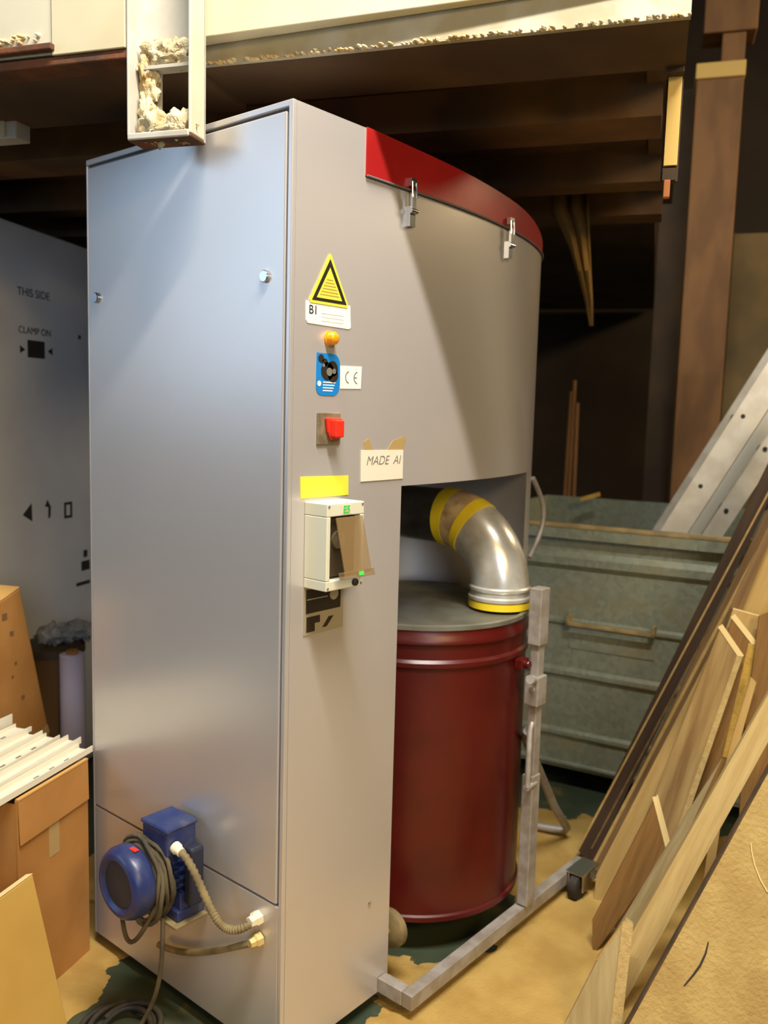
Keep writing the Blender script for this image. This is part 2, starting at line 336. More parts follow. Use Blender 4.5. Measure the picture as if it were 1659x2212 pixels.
def lump(mb, c, r, sx, sy, sz, seg=30):
    c = Vector(c); vs = []; fs = []; off = Vector((random.random()*50, random.random()*50, random.random()*50)); rings = seg//2
    for i in range(rings+1):
        ph = PI*i/rings
        for k in range(seg):
            th = 2*PI*k/seg; d = Vector((math.sin(ph)*math.cos(th), math.sin(ph)*math.sin(th), math.cos(ph)))
            rr = r*(1+0.55*noise.fractal(d*2.2+off, 0.7, 2.0, 5)); q = U*(d.x*rr*sx)+W*(d.y*rr*sy)+ZZ*(d.z*rr*sz); vs.append(c+q)
    for i in range(rings):
        for k in range(seg): fs.append((i*seg+k, (i+1)*seg+k, (i+1)*seg+(k+1) % seg, i*seg+(k+1) % seg))
    return mb.add(vs, fs)
mb = MB()
for s_, w_, z_, r_, sx, sy, sz in ((-0.345, 0.056, 2.125, 0.034, 1.1, 0.7, 1.0), (-0.285, 0.054, 2.122, 0.034, 1.0, 0.7, 0.95), (-0.315, 0.05, 2.113, 0.03, 1.6, 0.7, 0.6), (-0.372, 0.062, 2.165, 0.024, 0.7, 0.7, 1.5),
        (-0.366, 0.066, 2.205, 0.022, 0.9, 0.6, 1.3), (-0.375, 0.064, 2.245, 0.022, 0.7, 0.7, 1.5), (-0.345, 0.066, 2.282, 0.030, 1.2, 0.6, 0.8), (-0.295, 0.066, 2.276, 0.030, 1.3, 0.6, 0.85), (-0.322, 0.068, 2.270, 0.024, 1.4, 0.6, 0.7), (-0.36, 0.068, 2.235, 0.018, 0.9, 0.6, 1.2)):
    lump(mb, R(s_, w_, z_), r_, sx, sy, sz)
o = obj('dust_heap', mb, 'dust_l', up, smooth=80); o['kind'] = 'stuff'
obj('cleat', MB().rbox(-0.36, -0.28, WBK, 0.0985, 2.8, 2.9), 'steel_g', up)

# small pale box under the deck on the left, batten and clip on the right
lb = thing('junction_box', 'small pale box fixed under the deck at the left edge of the picture', 'box', R(-0.98, 0.36, 2.222))
obj('body', MB().rbox(-1.04, -0.941, 0.333, 0.39, 2.222, 2.279), 'steel_g', lb, bevel=0.003)
obj('lid', MB().rbox(-1.038, -0.975, 0.326, 0.333, 2.226, 2.275), 'cream', lb, bevel=0.002)
bt = thing('hanging_batten', 'short pale yellow batten hanging from the right end of the deck', 'batten', R(0.728, 0.42, 2.08))
obj('strip', MB().rbox(0.713, 0.742, 0.414, 0.428, 2.081, 2.279), 'batten', bt, bevel=0.001)
obj('bracket', MB().rbox(0.708, 0.745, 0.43, 0.445, 2.05, 2.279).rbox(0.712, 0.74, 0.415, 0.43, 2.05, 2.076).rbox(0.708, 0.745, 0.385, 0.445, 2.268, 2.2798), 'darkpost', bt)
obj('clip', MB().rbox(0.716, 0.73, 0.41, 0.428, 2.012, 2.05), mat('orange_clip', lin(176, 106, 50), 0.6), bt, bevel=0.002)

# ------------------------------------------------------------------ machine cabinet
cab = thing('dust_extractor_cabinet', 'tall grey metal machine cabinet with red lid and round back', 'cabinet', (0.4, 0.38, 0.0))
def ell(th): t = math.radians(th); return (0.45+1.0*math.sin(t), 0.38*(1-math.cos(t)))
OUT = [ell(t) for t in range(0, 181, 4)]            # from (0.45,0) round to (0.45,0.76)
def P3(pl, z): return [(x, y, z) for x, y in pl]
X0 = 0.012
full = [(X0, 0), (0.2, 0)]+OUT+[(X0, 0.76)]
dc, dr = (0.82, 0.265), 0.365
ni = arc(dc, dr, 180, -40, 36)
body = obj('body', MB().prism(P3(full, 0.04), (0, 0, 1.996)).prism(P3([(X0, 0), (0.222, 0), (0.222, 0.76), (X0, 0.76)], 2.036), (0, 0, 0.103)), 'paint', cab, org=(0, 0, 0))
cut = obj('niche_cutter', MB().prism(P3([(0.38, -0.2), (0.38, 0.25), (0.45, 0.25)]+ni[1:]+[(1.5, -0.05), (1.5, -0.2)], -0.1), (0, 0, 1.444)), 'paint', None, org=(0, 0, 0))
bo_ = body.modifiers.new('niche', 'BOOLEAN'); bo_.operation = 'DIFFERENCE'; bo_.object = cut; bo_.solver = 'EXACT'
dg = bpy.context.evaluated_depsgraph_get(); dg.update()
me = bpy.data.meshes.new_from_object(body.evaluated_get(dg)); body.modifiers.clear(); body.data = me
bpy.data.objects.remove(cut)
for p in me.polygons: p.use_smooth = True
me.set_sharp_from_angle(angle=math.radians(28))
# front frame and door
fm = MB().b2((0, 0, 0.04), (X0, 0.012, 2.14)).b2((0, 0.012, 2.126), (X0, 0.76, 2.14)).b2((0, 0.754, 0.04), (X0, 0.76, 2.126))
obj('front_frame', fm, 'paint', cab, bevel=0.002, org=(0, 0, 0))
obj('gasket', MB().b2((0.009, 0.012, 0.05), (X0-0.0005, 0.754, 2.126)), 'gap', cab)
door = obj('door', MB().b2((-0.001, 0.018, 0.421), (0.0088, 0.751, 2.119)), 'paint', cab, bevel=0.003, org=(0, 0, 0))
obj('lower_panel', MB().b2((0.000, 0.0125, 0.042), (0.0088, 0.7535, 0.416)), 'paint', cab, bevel=0.002, org=(0, 0, 0))
for y, z in ((0.074, 1.797), (0.712, 1.793)):
    lk = obj('quarter_turn_lock', MB().lathe((-0.0008, y, z), (-1, 0, 0), [(0, 0.013), (0.006, 0.013), (0.008, 0.011)], 20), 'zinc', door, smooth=40)
# red lid: sloping top, following the outline
lidpl = [(0.222, -0.003)]+[(x, y-0.003 if y < 0.38 else y+0.003) for x, y in OUT]+[(0.222, 0.763)]
n = len(lidpl)
def ztop(x): return 2.141-max(0, x-0.25)*0.035-max(0, x-0.9)**2*0.20
vs = [(x, y, 2.038) for x, y in lidpl]+[(x, y, ztop(x)) for x, y in lidpl]
MBL = MB().add(vs, [tuple(range(n-1, -1, -1))]+[(i, (i+1) % n, n+(i+1) % n, n+i) for i in range(n)])
for i in range(n//2): MBL.add([vs[n+i], vs[n+i+1], vs[2*n-2-i], vs[2*n-1-i]], [(0, 1, 2, 3)])
lid = obj('lid', MBL, 'red_lid', cab, smooth=30, org=(0, 0, 2.038)); lid['label'] = 'red painted lid'
obj('lid_seal', MB().tube([(x, y-0.003, 2.0375) for x, y in lidpl[:26]], 0.0025, 6), 'gap', lid)
for x, y in ((0.379, 0.0), (0.852, 0.027)):
    c = MB().b2((x-0.010, y-0.012, 1.955), (x+0.010, y+0.004, 2.0)).b2((x-0.007, y-0.016, 1.99), (x+0.007, y-0.009, 2.035)).cyl((x-0.012, y-0.014, 1.99), (x+0.012, y-0.014, 1.99), 0.006, 10)
    c.tube([(x-0.008, y-0.016, 2.02), (x-0.008, y-0.014, 2.055), (x+0.008, y-0.014, 2.055), (x+0.008, y-0.016, 2.02)], 0.0025, 8).b2((x-0.01, y-0.014, 2.046), (x+0.01, y-0.002, 2.064))
    obj('toggle_latch', c, 'zinc', cab, smooth=40)
for x, y in ((0.06, 0.06), (0.06, 0.70), (0.33, 0.06), (1.2, 0.6)):
    obj('foot', MB().cyl((x, y, 0.0), (x, y, 0.0399), 0.025, 16), 'rub', cab)
# stickers on the side (plane y = 0, x to the right, z up)
def plane_poly(pts, y0=0.0, t=0.0012): return MB().prism([(x, y0, z) for x, z in pts], (0, -t, 0))
wl = obj('paper_label', plane_poly([(0.044, 1.749), (0.181, 1.752), (0.184, 1.705), (0.178, 1.701), (0.050, 1.703), (0.045, 1.709)]), 'white_st', cab)
text('lettering', 'B1', 0.026, 'black', wl, XX, ZZ, (0.066, -0.0014, 1.731))
for k in range(3): obj('print_line', MB().b2((0.09, -0.0016, 1.727-0.008*k), (0.16, -0.0011, 1.7285-0.008*k)), 'cream_st', wl)
ws = obj('warning_triangle', plane_poly([(0.112, 1.853), (0.053, 1.752), (0.056, 1.746), (0.170, 1.746), (0.173, 1.752), (0.116, 1.853)], -0.0013), 'sticker_y', cab)
tri = [(0.1135, 1.843), (0.060, 1.752), (0.167, 1.752)]
inn = [(0.1135, 1.826), (0.0735, 1.7585), (0.1535, 1.7585)]
mb = MB()
for k in range(3):
    a, b = k, (k+1) % 3; mb.prism([(tri[a][0], -0.0026, tri[a][1]), (tri[b][0], -0.0026, tri[b][1]), (inn[b][0], -0.0026, inn[b][1]), (inn[a][0], -0.0026, inn[a][1])], (0, -0.0004, 0))
obj('black_border', mb, 'black', ws)
mb = MB()
for k in range(6):
    h = 0.010+0.004*k; mb.b2((0.1135-h, -0.0029, 1.798-0.0065*k), (0.1135+h, -0.0025, 1.800-0.0065*k))
obj('print_lines', mb, 'khaki_tape', ws)
pl = obj('indicator_lamp', MB().lathe((0.117, 0, 1.676), (0, -1, 0), [(0, 0.0165), (0.004, 0.0165), (0.005, 0.014), (0.016, 0.014), (0.021, 0.010), (0.023, 0.004)], 24), 'amber', cab, smooth=50)
pl['label'] = 'amber indicator lamp'
bl = obj('blue_safety_sticker', plane_poly([(0.079, 1.644)]+[(x, z) for x, z in arc((0.130, 1.622), 0.022, 90, 0, 6)]+[(x, z) for x, z in arc((0.130, 1.576), 0.022, 0, -90, 6)]+[(x, z) for x, z in arc((0.096, 1.572), 0.018, -90, -180, 6)]), 'blue_st', cab)
mb = MB()
for cx, cz, r in ((0.112, 1.606, 0.020), (0.128, 1.612, 0.017), (0.092, 1.632, 0.009), (0.104, 1.624, 0.009), (0.130, 1.598, 0.016)):
    mb.prism([(x, -0.0013, z) for x, z in arc((cx, cz), r, 0, 340, 14)], (0, -0.0003, 0))
obj('dark_picture', mb, 'plate_d', bl)
mb = MB()
for cx, cz, r in ((0.118, 1.605, 0.009), (0.133, 1.607, 0.006), (0.100, 1.618, 0.004)):
    mb.prism([(x, -0.0017, z) for x, z in arc((cx, cz), r, 0, 340, 12)], (0, -0.0003, 0))
obj('grey_picture', mb, 'grey_print', bl)
mb = MB().prism([(x, -0.0013, z) for x, z in arc((0.0875, 1.579), 0.006, 0, 340, 12)], (0, -0.0003, 0))
for k in range(4): mb.b2((0.099, -0.0016, 1.581-0.006*k), (0.138-0.003*k, -0.0012, 1.5835-0.006*k))
obj('white_print', mb, 'white_st', bl)
ce = obj('ce_plate', plane_poly([(0.152, 1.620), (0.224, 1.622), (0.222, 1.572), (0.154, 1.570)]), 'white_st', cab)
mb = MB()
for cx in (0.183, 0.211):
    o_ = arc((cx, 1.596), 0.014, 100, 260, 14); i_ = arc((cx, 1.596), 0.0115, 260, 100, 14)
    for k in range(14): mb.prism([(o_[k][0], -0.0013, o_[k][1]), (o_[k+1][0], -0.0013, o_[k+1][1]), (i_[13-k][0], -0.0013, i_[13-k][1]), (i_[14-k][0], -0.0013, i_[14-k][1])], (0, -0.0003, 0))
mb.b2((0.1985, -0.0016, 1.5948), (0.2075, -0.0012, 1.5972))
obj('ce_mark', mb, 'grey_print', ce)
sw = obj('switch_plate', MB().b2((0.082, -0.005, 1.447), (0.154, 0, 1.517)), 'sw_plate', cab, bevel=0.002)
mb = MB().prism([(0.100, -0.005, 1.506), (0.150, -0.005, 1.506), (0.150, -0.005, 1.462), (0.118, -0.005, 1.458), (0.106, -0.005, 1.476)], (0, -0.009, 0)).b2((0.112, -0.030, 1.464), (0.140, -0.013, 1.502))
o = obj('switch_knob', mb, 'red_sw', sw, bevel=0.003); o['label'] = 'red main switch knob'
# paper label and its two strips of tape
for pts in ([(0.236, 1.452), (0.255, 1.460), (0.272, 1.431), (0.245, 1.428)], [(0.318, 1.428), (0.342, 1.454), (0.388, 1.466), (0.392, 1.452), (0.376, 1.428)]):
    obj('tape_strip', plane_poly(pts, 0, 0.0006), 'khaki_tape', cab)
mk = obj('made_label', plane_poly([(0.2275, 1.4335), (0.381, 1.432), (0.382, 1.362), (0.229, 1.361)], -0.0007), 'cream_st', cab)
text('lettering', 'MADE  AI', 0.030, 'grey_print', mk, XX, ZZ, (0.308, -0.0022, 1.408), 0.25, bold=-0.0004)
obj('yellow_label', plane_poly([(0.036, 1.380), (0.187, 1.377), (0.188, 1.333), (0.038, 1.333)]), 'sticker_y', cab)
npl = obj('nameplate', plane_poly([(0.050, 1.140), (0.176, 1.140), (0.178, 1.030), (0.052, 1.030)], 0, 0.002), 'plate', cab)
mb = MB().b2((0.058, -0.0026, 1.078), (0.168, -0.0019, 1.132)).b2((0.060, -0.0026, 1.036), (0.086, -0.0019, 1.070)).b2((0.086, -0.0026, 1.054), (0.102, -0.0019, 1.070)).prism([(0.110, -0.0021, 1.040), (0.124, -0.0021, 1.040), (0.146, -0.0021, 1.062), (0.130, -0.0021, 1.062)], (0, -0.0005, 0))
obj('black_print', mb, 'plate_d', npl)
mb = MB().prism([(x, -0.0027, z) for x, z in arc((0.146, 1.112), 0.014, 0, 340, 14)], (0, -0.0003, 0)).b2((0.060, -0.0031, 1.108), (0.125, -0.0026, 1.1105))
obj('silver_print', mb, 'plate', npl)
# round clamp wheel at the foot of the niche, hose loop at the back
obj('clamp_wheel', MB().lathe((0.415, 0.035, 0.16), (1, 0, 0), [(0, 0.02), (0.004, 0.048), (0.008, 0.052), (0.024, 0.052), (0.028, 0.046)], 28).cyl((0.378, 0.035, 0.16), (0.418, 0.035, 0.16), 0.012, 12), 'conduit', cab, smooth=40)
obj('hose_loop', MB().tube([(1.285+0.085*math.sin(PI*k/12), 0.165, 1.315-0.27*k/12) for k in range(13)], 0.009, 8), 'paint_frame', cab, smooth=60)
obj('screw', MB().lathe((0.30, 0, 0.30), (0, -1, 0), [(0, 0.006), (0.003, 0.005)], 10), 'zinc', cab)

# ------------------------------------------------------------------ breaker enclosure on the side
eb = thing('breaker_enclosure', 'pale plastic breaker box with tilted smoked cover on the cabinet side', 'switch box', (0.105, -0.04, 1.138))
e = 0.068
obj('housing', MB().b2((0.0505, -e, 1.138), (0.168, -0.0005, 1.160)).b2((0.0505, -e, 1.298), (0.168, -0.0005, 1.326)).b2((0.0505, -e, 1.160), (0.062, -0.0005, 1.298)).b2((0.155, -e, 1.160), (0.168, -0.0005, 1.298)).b2((0.062, -0.012, 1.160), (0.155, -0.0005, 1.298)), 'enclosure', eb, bevel=0.002)
br = obj('breaker_row', MB().b2((0.0625, -0.052, 1.165), (0.1545, -0.013, 1.294)), 'dark_in', eb)
obj('rotary_dial', MB().lathe((0.10, -0.052, 1.245), (0, -1, 0), [(0, 0.02), (0.005, 0.019)], 20), 'sw_plate', br)
# smoked cover hinged at the top, swung out at the bottom
a = math.radians(14); cy = Vector((0, -math.sin(a), -math.cos(a))); cn = Vector((0, -math.cos(a), math.sin(a)))
cvr = obj('smoked_cover', MB().box(Vector((0.113, -e-0.002, 1.295))+cy*0.062+cn*0.004, (0.084, 0.124, 0.004), XX, cy, cn).box(Vector((0.113, -e-0.002, 1.295))+cy*0.124+cn*0.0, (0.098, 0.016, 0.016), XX, cy, cn), 'smoke', eb, bevel=0.001)
obj('green_mark', MB().box(Vector((0.118, -e-0.002, 1.295))+cy*0.124+cn*0.0085, (0.016, 0.009, 0.001), XX, cy, cn), 'green_pr', cvr)
lp = obj('housing_label', MB().b2((0.094, -e-0.0006, 1.301), (0.126, -e-0.0001, 1.321)), 'enclosure', eb)
text('lettering', 'E5', 0.022, 'green_pr', lp, XX, ZZ, (0.110, -e-0.0008, 1.311), bold=0.0008)
obj('cable_entry', MB().lathe((0.140, -e, 1.149), (0, -1, 0), [(0, 0.008), (0.006, 0.008), (0.009, 0.005)], 16), 'rub', eb, smooth=40)
for x, z in ((0.056, 1.144), (0.162, 1.144), (0.056, 1.320), (0.162, 1.320)): obj('screw', MB().lathe((x, -e, z), (0, -1, 0), [(0, 0.003), (0.001, 0.003)], 8), 'grey_print', eb)

# ------------------------------------------------------------------ blue motor on the front
mo = thing('electric_motor', 'small blue electric motor with dusty cable wound round it on the cabinet door', 'motor', (-0.1, 0.345, 0.3))
AY, AZ = 0.362, 0.408
mb = MB().lathe((-0.001, AY, AZ), (-1, 0, 0), [(0, 0.055), (0.01, 0.068), (0.085, 0.068), (0.10, 0.05), (0.13, 0.05)], 32)
for k in range(24):
    th = 2*PI*k/24; d = Vector((0, math.cos(th), math.sin(th))); t = Vector((0, -math.sin(th), math.cos(th)))
    mb.box(Vector((-0.045, AY, AZ))+d*0.074, (0.07, 0.016, 0.006), XX, d, t)
obj('finned_body', mb, 'blue_m', mo, smooth=30)
obj('fan_cowl', MB().lathe((-0.130, AY, AZ), (-1, 0, 0), [(0, 0.060), (0.002, 0.082), (0.010, 0.086), (0.036, 0.086), (0.050, 0.080), (0.058, 0.068), (0.056, 0.060), (0.048, 0.056)], 48), 'blue_m', mo, smooth=70)
obj('fan_grille', MB().lathe((-0.1775, AY, AZ), (-1, 0, 0), [(0, 0.057), (0.002, 0.050), (0.001, 0.030), (0.004, 0.012)], 36), 'cowl_d', mo, smooth=60)
obj('direction_mark', MB().box((-0.150, AY-0.020, AZ+0.0845), (0.012, 0.022, 0.003)), 'red_sw', mo)
MY, MZ = AY, AZ; AY, AZ = 0.345, 0.395
tb = obj('terminal_box', MB().box((-0.058, AY-0.012, AZ+0.105), (0.086, 0.098, 0.062)), 'blue_m', mo, bevel=0.006)
obj('box_neck', MB().b2((-0.092, AY-0.05, AZ+0.05), (-0.02, AY+0.03, AZ+0.076)), 'blue_m', mo, bevel=0.004)
obj('box_lid', MB().box((-0.058, AY-0.012, AZ+0.140), (0.092, 0.104, 0.010)), 'blue_m', tb, bevel=0.004)
obj('cable_gland', MB().lathe((-0.078, AY-0.061, AZ+0.098), (0, -1, -0.25), [(0, 0.014), (0.012, 0.014), (0.016, 0.011), (0.026, 0.011)], 16), 'gland', tb, smooth=40)
obj('mounting_foot', MB().b2((-0.08, AY-0.075, AZ-0.088), (-0.001, AY+0.06, AZ-0.062)).b2((-0.07, AY-0.072, AZ-0.07), (-0.02, AY-0.04, AZ-0.02)), 'blue_m', mo, bevel=0.003)
obj('foot_rail', MB().b2((-0.095, AY-0.088, AZ-0.096), (-0.001, AY+0.02, AZ-0.0885)), 'conduit', mo, bevel=0.002)
# dusty cable wound around the neck
pts = []
for k in range(150):
    th = k*0.24; rr = 0.087+0.005*math.sin(k*0.37)+0.006*math.sin(k*0.043*7); pts.append((-0.088-0.034*(0.5+0.5*math.sin(k*0.11))+0.003*math.sin(k*1.3), MY+rr*math.cos(th), MZ-0.004+rr*math.sin(th)-max(0, -math.sin(th))*0.018))
obj('wound_cable', MB().tube(pts, 0.0055, 8), 'dusty_cable', mo, smooth=60)
obj('hanging_loop', MB().tube([(-0.12-0.025*math.sin(PI*k/16), MY+0.085-0.15*k/16, MZ-0.05-0.11*math.sin(PI*k/16)) for k in range(17)], 0.0055, 8), 'dusty_cable', mo, smooth=60)
obj('dust_wrap', MB().lathe((-0.084, MY, MZ), (-1, 0, 0), [(0, 0.070), (0.006, 0.084), (0.030, 0.082), (0.040, 0.070)], 28), 'dusty_cable', mo, smooth=60)
# corrugated conduit from the terminal box down to the panel
def bez(p, n):
    out = []; p = [Vector(q) for q in p]
    for i in range(n+1):
        t = i/n; q = p[:]
        while len(q) > 1: q = [q[k].lerp(q[k+1], t) for k in range(len(q)-1)]
        out.append(q[0])
    return out
cp = bez([(-0.078, AY-0.086, AZ+0.092), (-0.072, AY-0.150, AZ+0.075), (-0.055, 0.170, AZ-0.09), (-0.045, 0.150, 0.335), (-0.075, 0.074, 0.352), (-0.018, 0.074, 0.366)], 60)
obj('corrugated_conduit', MB().tube(cp, 0.0095, 10, lambda i: 0.0105 if i % 2 else 0.0080), 'conduit', mo, smooth=60)
obj('panel_gland', MB().lathe((0.0, 0.074, 0.370), (-1, 0, -0.05), [(0, 0.017), (0.014, 0.017), (0.018, 0.013), (0.030, 0.012)], 6), 'gland', mo)
obj('panel_gland', MB().lathe((0.0, 0.068, 0.321), (-1, 0.15, -0.1), [(0, 0.016), (0.014, 0.016), (0.018, 0.012), (0.030, 0.010)], 6), 'tan_gland', mo)
obj('lower_cable', MB().tube(bez([(-0.028, 0.074, 0.317), (-0.045, 0.14, 0.285), (-0.03, 0.24, 0.215), (-0.02, 0.34, 0.165), (-0.02, 0.43, 0.155)], 24), 0.008, 8), 'conduit', mo, smooth=60)
obj('supply_cable', MB().tube(bez([(-0.10, AY-0.045, AZ-0.08), (-0.12, AY-0.07, AZ-0.2), (-0.09, AY-0.02, 0.10), (-0.13, AY+0.02, 0.012)], 24), 0.0055, 8), 'dusty_cable', mo, smooth=60)
obj('gearbox_cover', MB().b2((-0.06, AY-0.100, AZ-0.05), (-0.02, AY-0.070, AZ+0.095)), 'cowl_d', mo, bevel=0.008)

# ------------------------------------------------------------------ red drum, elbow, lifting frame
dm = thing('steel_drum', 'dark red steel drum with grey lid standing in the cabinet niche', 'drum', (0.82, 0.265, 0.10))
C0 = (0.82, 0.265, 0.0)
RR = 0.328
obj('shell', MB().lathe(C0, ZZ, [(0.10, RR-0.004), (0.104, RR+0.002), (0.118, RR+0.002), (0.122, RR-0.004), (0.20, RR-0.004), (0.828, RR-0.004), (0.836, RR+0.003), (0.848, RR+0.003), (0.856, RR-0.004), (0.894, RR-0.004), (0.900, RR+0.003), (0.912, RR+0.003), (0.920, RR-0.003), (0.938, RR-0.004)], 72), 'red_drum', dm, smooth=40)
obj('lid', MB().lathe(C0, ZZ, [(0.9385, RR-0.001), (0.950, RR-0.001), (0.952, RR-0.012), (0.946, RR-0.02)], 64), 'drum_lid', dm, smooth=40)
obj('clamp_lug', MB().b2((0.845, -0.085, 0.80), (0.885, -0.058, 0.83)).cyl((0.865, -0.10, 0.815), (0.865, -0.06, 0.815), 0.012, 12), 'red_drum', dm, bevel=0.003)

el = thing('duct_elbow', 'shiny galvanised duct elbow with yellow tape entering the drum lid', 'duct', (0.925, 0.045, 0.975))
PR = 0.087; ex, ey = 0.925, 0.050
path = [(ex, ey, z) for z in (0.970, 1.005)]+[(ex, ey+0.2*(1-math.cos(t)), 1.005+0.2*math.sin(t)) for t in [PI/2*k/16 for k in range(1, 17)]]
obj('bend', MB().tube(path, PR, 40), 'galv', el, smooth=50)
obj('straight_pipe', MB().cyl((ex, ey+0.2, 1.205), (ex, 0.60, 1.205), PR-0.002, 40), 'galv_dark', el, smooth=50)
obj('collar', MB().lathe((ex, ey, 0.0), ZZ, [(0.976, PR+0.001), (0.980, PR+0.007), (0.988, PR+0.007), (0.992, PR+0.001), (1.006, PR+0.001), (1.010, PR+0.005), (1.016, PR+0.005), (1.020, PR+0.001)], 40), 'galv', el, smooth=40)
obj('yellow_tape', MB().lathe((ex, ey, 0.0), ZZ, [(0.954, PR), (0.955, PR+0.005), (0.974, PR+0.005), (0.975, PR)], 40), 'tape_y', el, smooth=40)
def ring(t0, t1, dr, m, name):
    ps = []
    for k in range(7):
        t = t0+(t1-t0)*k/6
        ps.append((ex, ey+0.2*(1-math.cos(t)), 1.005+0.2*math.sin(t)) if t <= PI/2 else (ex, ey+0.2+(t-PI/2)*0.2, 1.205))
    obj(name, MB().tube(ps, PR+dr, 40), m, el, smooth=40)
ring(1.02, 1.16, 0.0028, 'tape_y', 'yellow_tape'); ring(1.16, 1.42, 0.0020, 'tape_t', 'tan_tape'); ring(1.40, 1.58, 0.0030, 'tape_y', 'yellow_tape')
obj('stub', MB().cyl((ex, ey, 0.9525), (ex, ey, 0.972), PR-0.004, 32), 'drum_lid', el, smooth=40)

fr_ = thing('drum_lifting_frame', 'grey square-tube frame with upright post and floor rail before the drum', 'frame', (0.88, -0.1, 0.04))
obj('floor_rail', MB().box((0.80, -0.097, 0.061), (0.92, 0.032, 0.040)), 'paint_frame', fr_, bevel=0.002)
obj('cross_rail', MB().box((0.356, -0.0405, 0.0608), (0.032, 0.079, 0.0396)), 'paint_frame', fr_, bevel=0.002)
px, py = 0.893, -0.105
obj('lower_post', MB().box((px, py, 0.285), (0.044, 0.036, 0.40)), 'paint_frame', fr_, bevel=0.003)
obj('inner_post', MB().box((px+0.002, py, 0.60), (0.034, 0.028, 0.62)), 'paint_frame', fr_, bevel=0.003)
obj('clamp_sleeve', MB().box((px, py, 0.738), (0.052, 0.046, 0.088)).cyl((px-0.03, py-0.004, 0.745), (px-0.015, py-0.004, 0.745), 0.010, 12), 'paint_frame', fr_, bevel=0.004)
obj('clamp_knob', MB().lathe((px-0.028, py-0.015, 0.775), (-1, -0.1, 0.3), [(0, 0.006), (0.02, 0.007), (0.022, 0.014), (0.04, 0.013)], 14), 'paint_frame', fr_, smooth=40)
obj('upper_post', MB().box((px, py, 0.955), (0.048, 0.040, 0.165)), 'paint_frame', fr_, bevel=0.003)
obj('guide_rod', MB().tube([(px-0.040, py-0.012, 0.46), (px-0.040, py-0.012, 0.63), (px-0.022, py-0.008, 0.645)], 0.008, 10).cyl((px-0.045, py-0.012, 0.46), (px, py-0.012, 0.46), 0.010, 10), 'paint_frame', fr_, smooth=50)
obj('pedal_lever', MB().tube([(px+0.02, py+0.03, 0.60), (px+0.06, py+0.06, 0.56), (1.30, 0.03, 0.20), (1.46, 0.06, 0.055), (1.475, 0.075, 0.035), (1.46, 0.12, 0.032), (1.44, 0.185, 0.030)], 0.014, 10), 'paint_frame', fr_, smooth=50)
cs = obj('caster', MB().lathe((1.150, -0.160, 0.043), YY, [(0, 0.034), (0.004, 0.043), (0.030, 0.043), (0.034, 0.034)], 24), 'rub', fr_, smooth=40)
obj('fork', MB().b2((1.135, -0.170, 0.035), (1.185, -0.164, 0.092)).b2((1.135, -0.122, 0.035), (1.185, -0.116, 0.092)).b2((1.13, -0.172, 0.088), (1.24, -0.112, 0.096)).b2((1.19, -0.175, 0.055), (1.25, -0.125, 0.063)), 'zinc', cs, bevel=0.002)

# ------------------------------------------------------------------ galvanised bin behind
bn = thing('sheet_metal_bin', 'big ribbed galvanised sheet-metal bin with a handle behind the drum', 'bin', (2.2, 0.4, 0.10))
bd = Vector((0.1908, -0.9816, 0)); bw = Vector((0.9816, 0.1908, 0)); B0 = Vector((1.83, 0.38, 0))
def BP(a, b, z): return B0+bd*a+bw*b+ZZ*z
def bbox(mb, a0, a1, b0, b1, z0, z1): return mb.box(BP((a0+a1)/2, (b0+b1)/2, (z0+z1)/2), (a1-a0, b1-b0, z1-z0), bd, bw, ZZ)
A0, A1, D = -0.42, 1.0, 1.18
obj('front_wall', bbox(MB(), A0, A1, 0, 0.006, 0.105, 1.085), 'bin', bn)
obj('back_wall', bbox(MB(), A0, A1, D-0.006, D, 0.105, 1.10), 'bin', bn)
obj('side_wall', bbox(MB(), A0, A0+0.006, 0.006, D-0.006, 0.105, 1.10), 'bin', bn)
obj('side_wall', bbox(MB(), A1-0.006, A1, 0.006, D-0.006, 0.105, 1.10), 'bin', bn)
obj('bottom', bbox(MB(), A0, A1, 0, D, 0.095, 0.104), 'bin', bn)
rm = obj('rim', bbox(MB(), A0-0.01, A1+0.01, -0.035, 0.004, 1.085, 1.103), 'bin_rim', bn, bevel=0.005)
obj('rim_lip', bbox(MB(), A0-0.01, A1+0.01, -0.034, -0.026, 1.045, 1.085), 'bin', rm)
def rib(z0, z1, d, m='bin'):
    mb = MB(); h = (z1-z0)
    pr = [(0, z0), (-d, z0+h*0.3), (-d, z1-h*0.3), (0, z1)]
    obj('rib', mb.prism([BP(A0, b, z) for b, z in pr], bd*(A1-A0)), m, bn)
rib(0.915, 0.99, 0.018); rib(0.690, 0.722, 0.012); rib(0.475, 0.518, 0.016); rib(0.225, 0.262, 0.014); rib(0.105, 0.125, 0.010)
obj('handle', bbox(bbox(bbox(MB(), 0.085, 0.43, -0.05, -0.036, 0.70, 0.716), 0.085, 0.10, -0.05, 0, 0.70, 0.74), 0.415, 0.43, -0.05, 0, 0.70, 0.74), 'bin_rim', bn, bevel=0.003)
obj('handle_plate', bbox(MB(), 0.09, 0.425, -0.004, 0, 0.60, 0.66), 'bin', bn)
for a, b in ((A0+0.1, 0.1), (A1-0.1, 0.1), (A0+0.1, D-0.1), (A1-0.1, D-0.1)):
    obj('caster', MB().cyl(BP(a, b, 0.046)-bd*0.018, BP(a, b, 0.046)+bd*0.018, 0.046, 20).box(BP(a, b, 0.08), (0.05, 0.05, 0.03), bd, bw), 'rub', bn, smooth=40)
oc = tag(obj('wood_offcut', MB().box(R(0.44, 2.86, 1.12), (0.10, 0.03, 0.02), (U+ZZ*0.35).normalized(), W, (ZZ-U*0.35).normalized()), 'w_yel', bevel=0.001), 'orange wood offcut poking above the back rim of the bin', 'offcut')

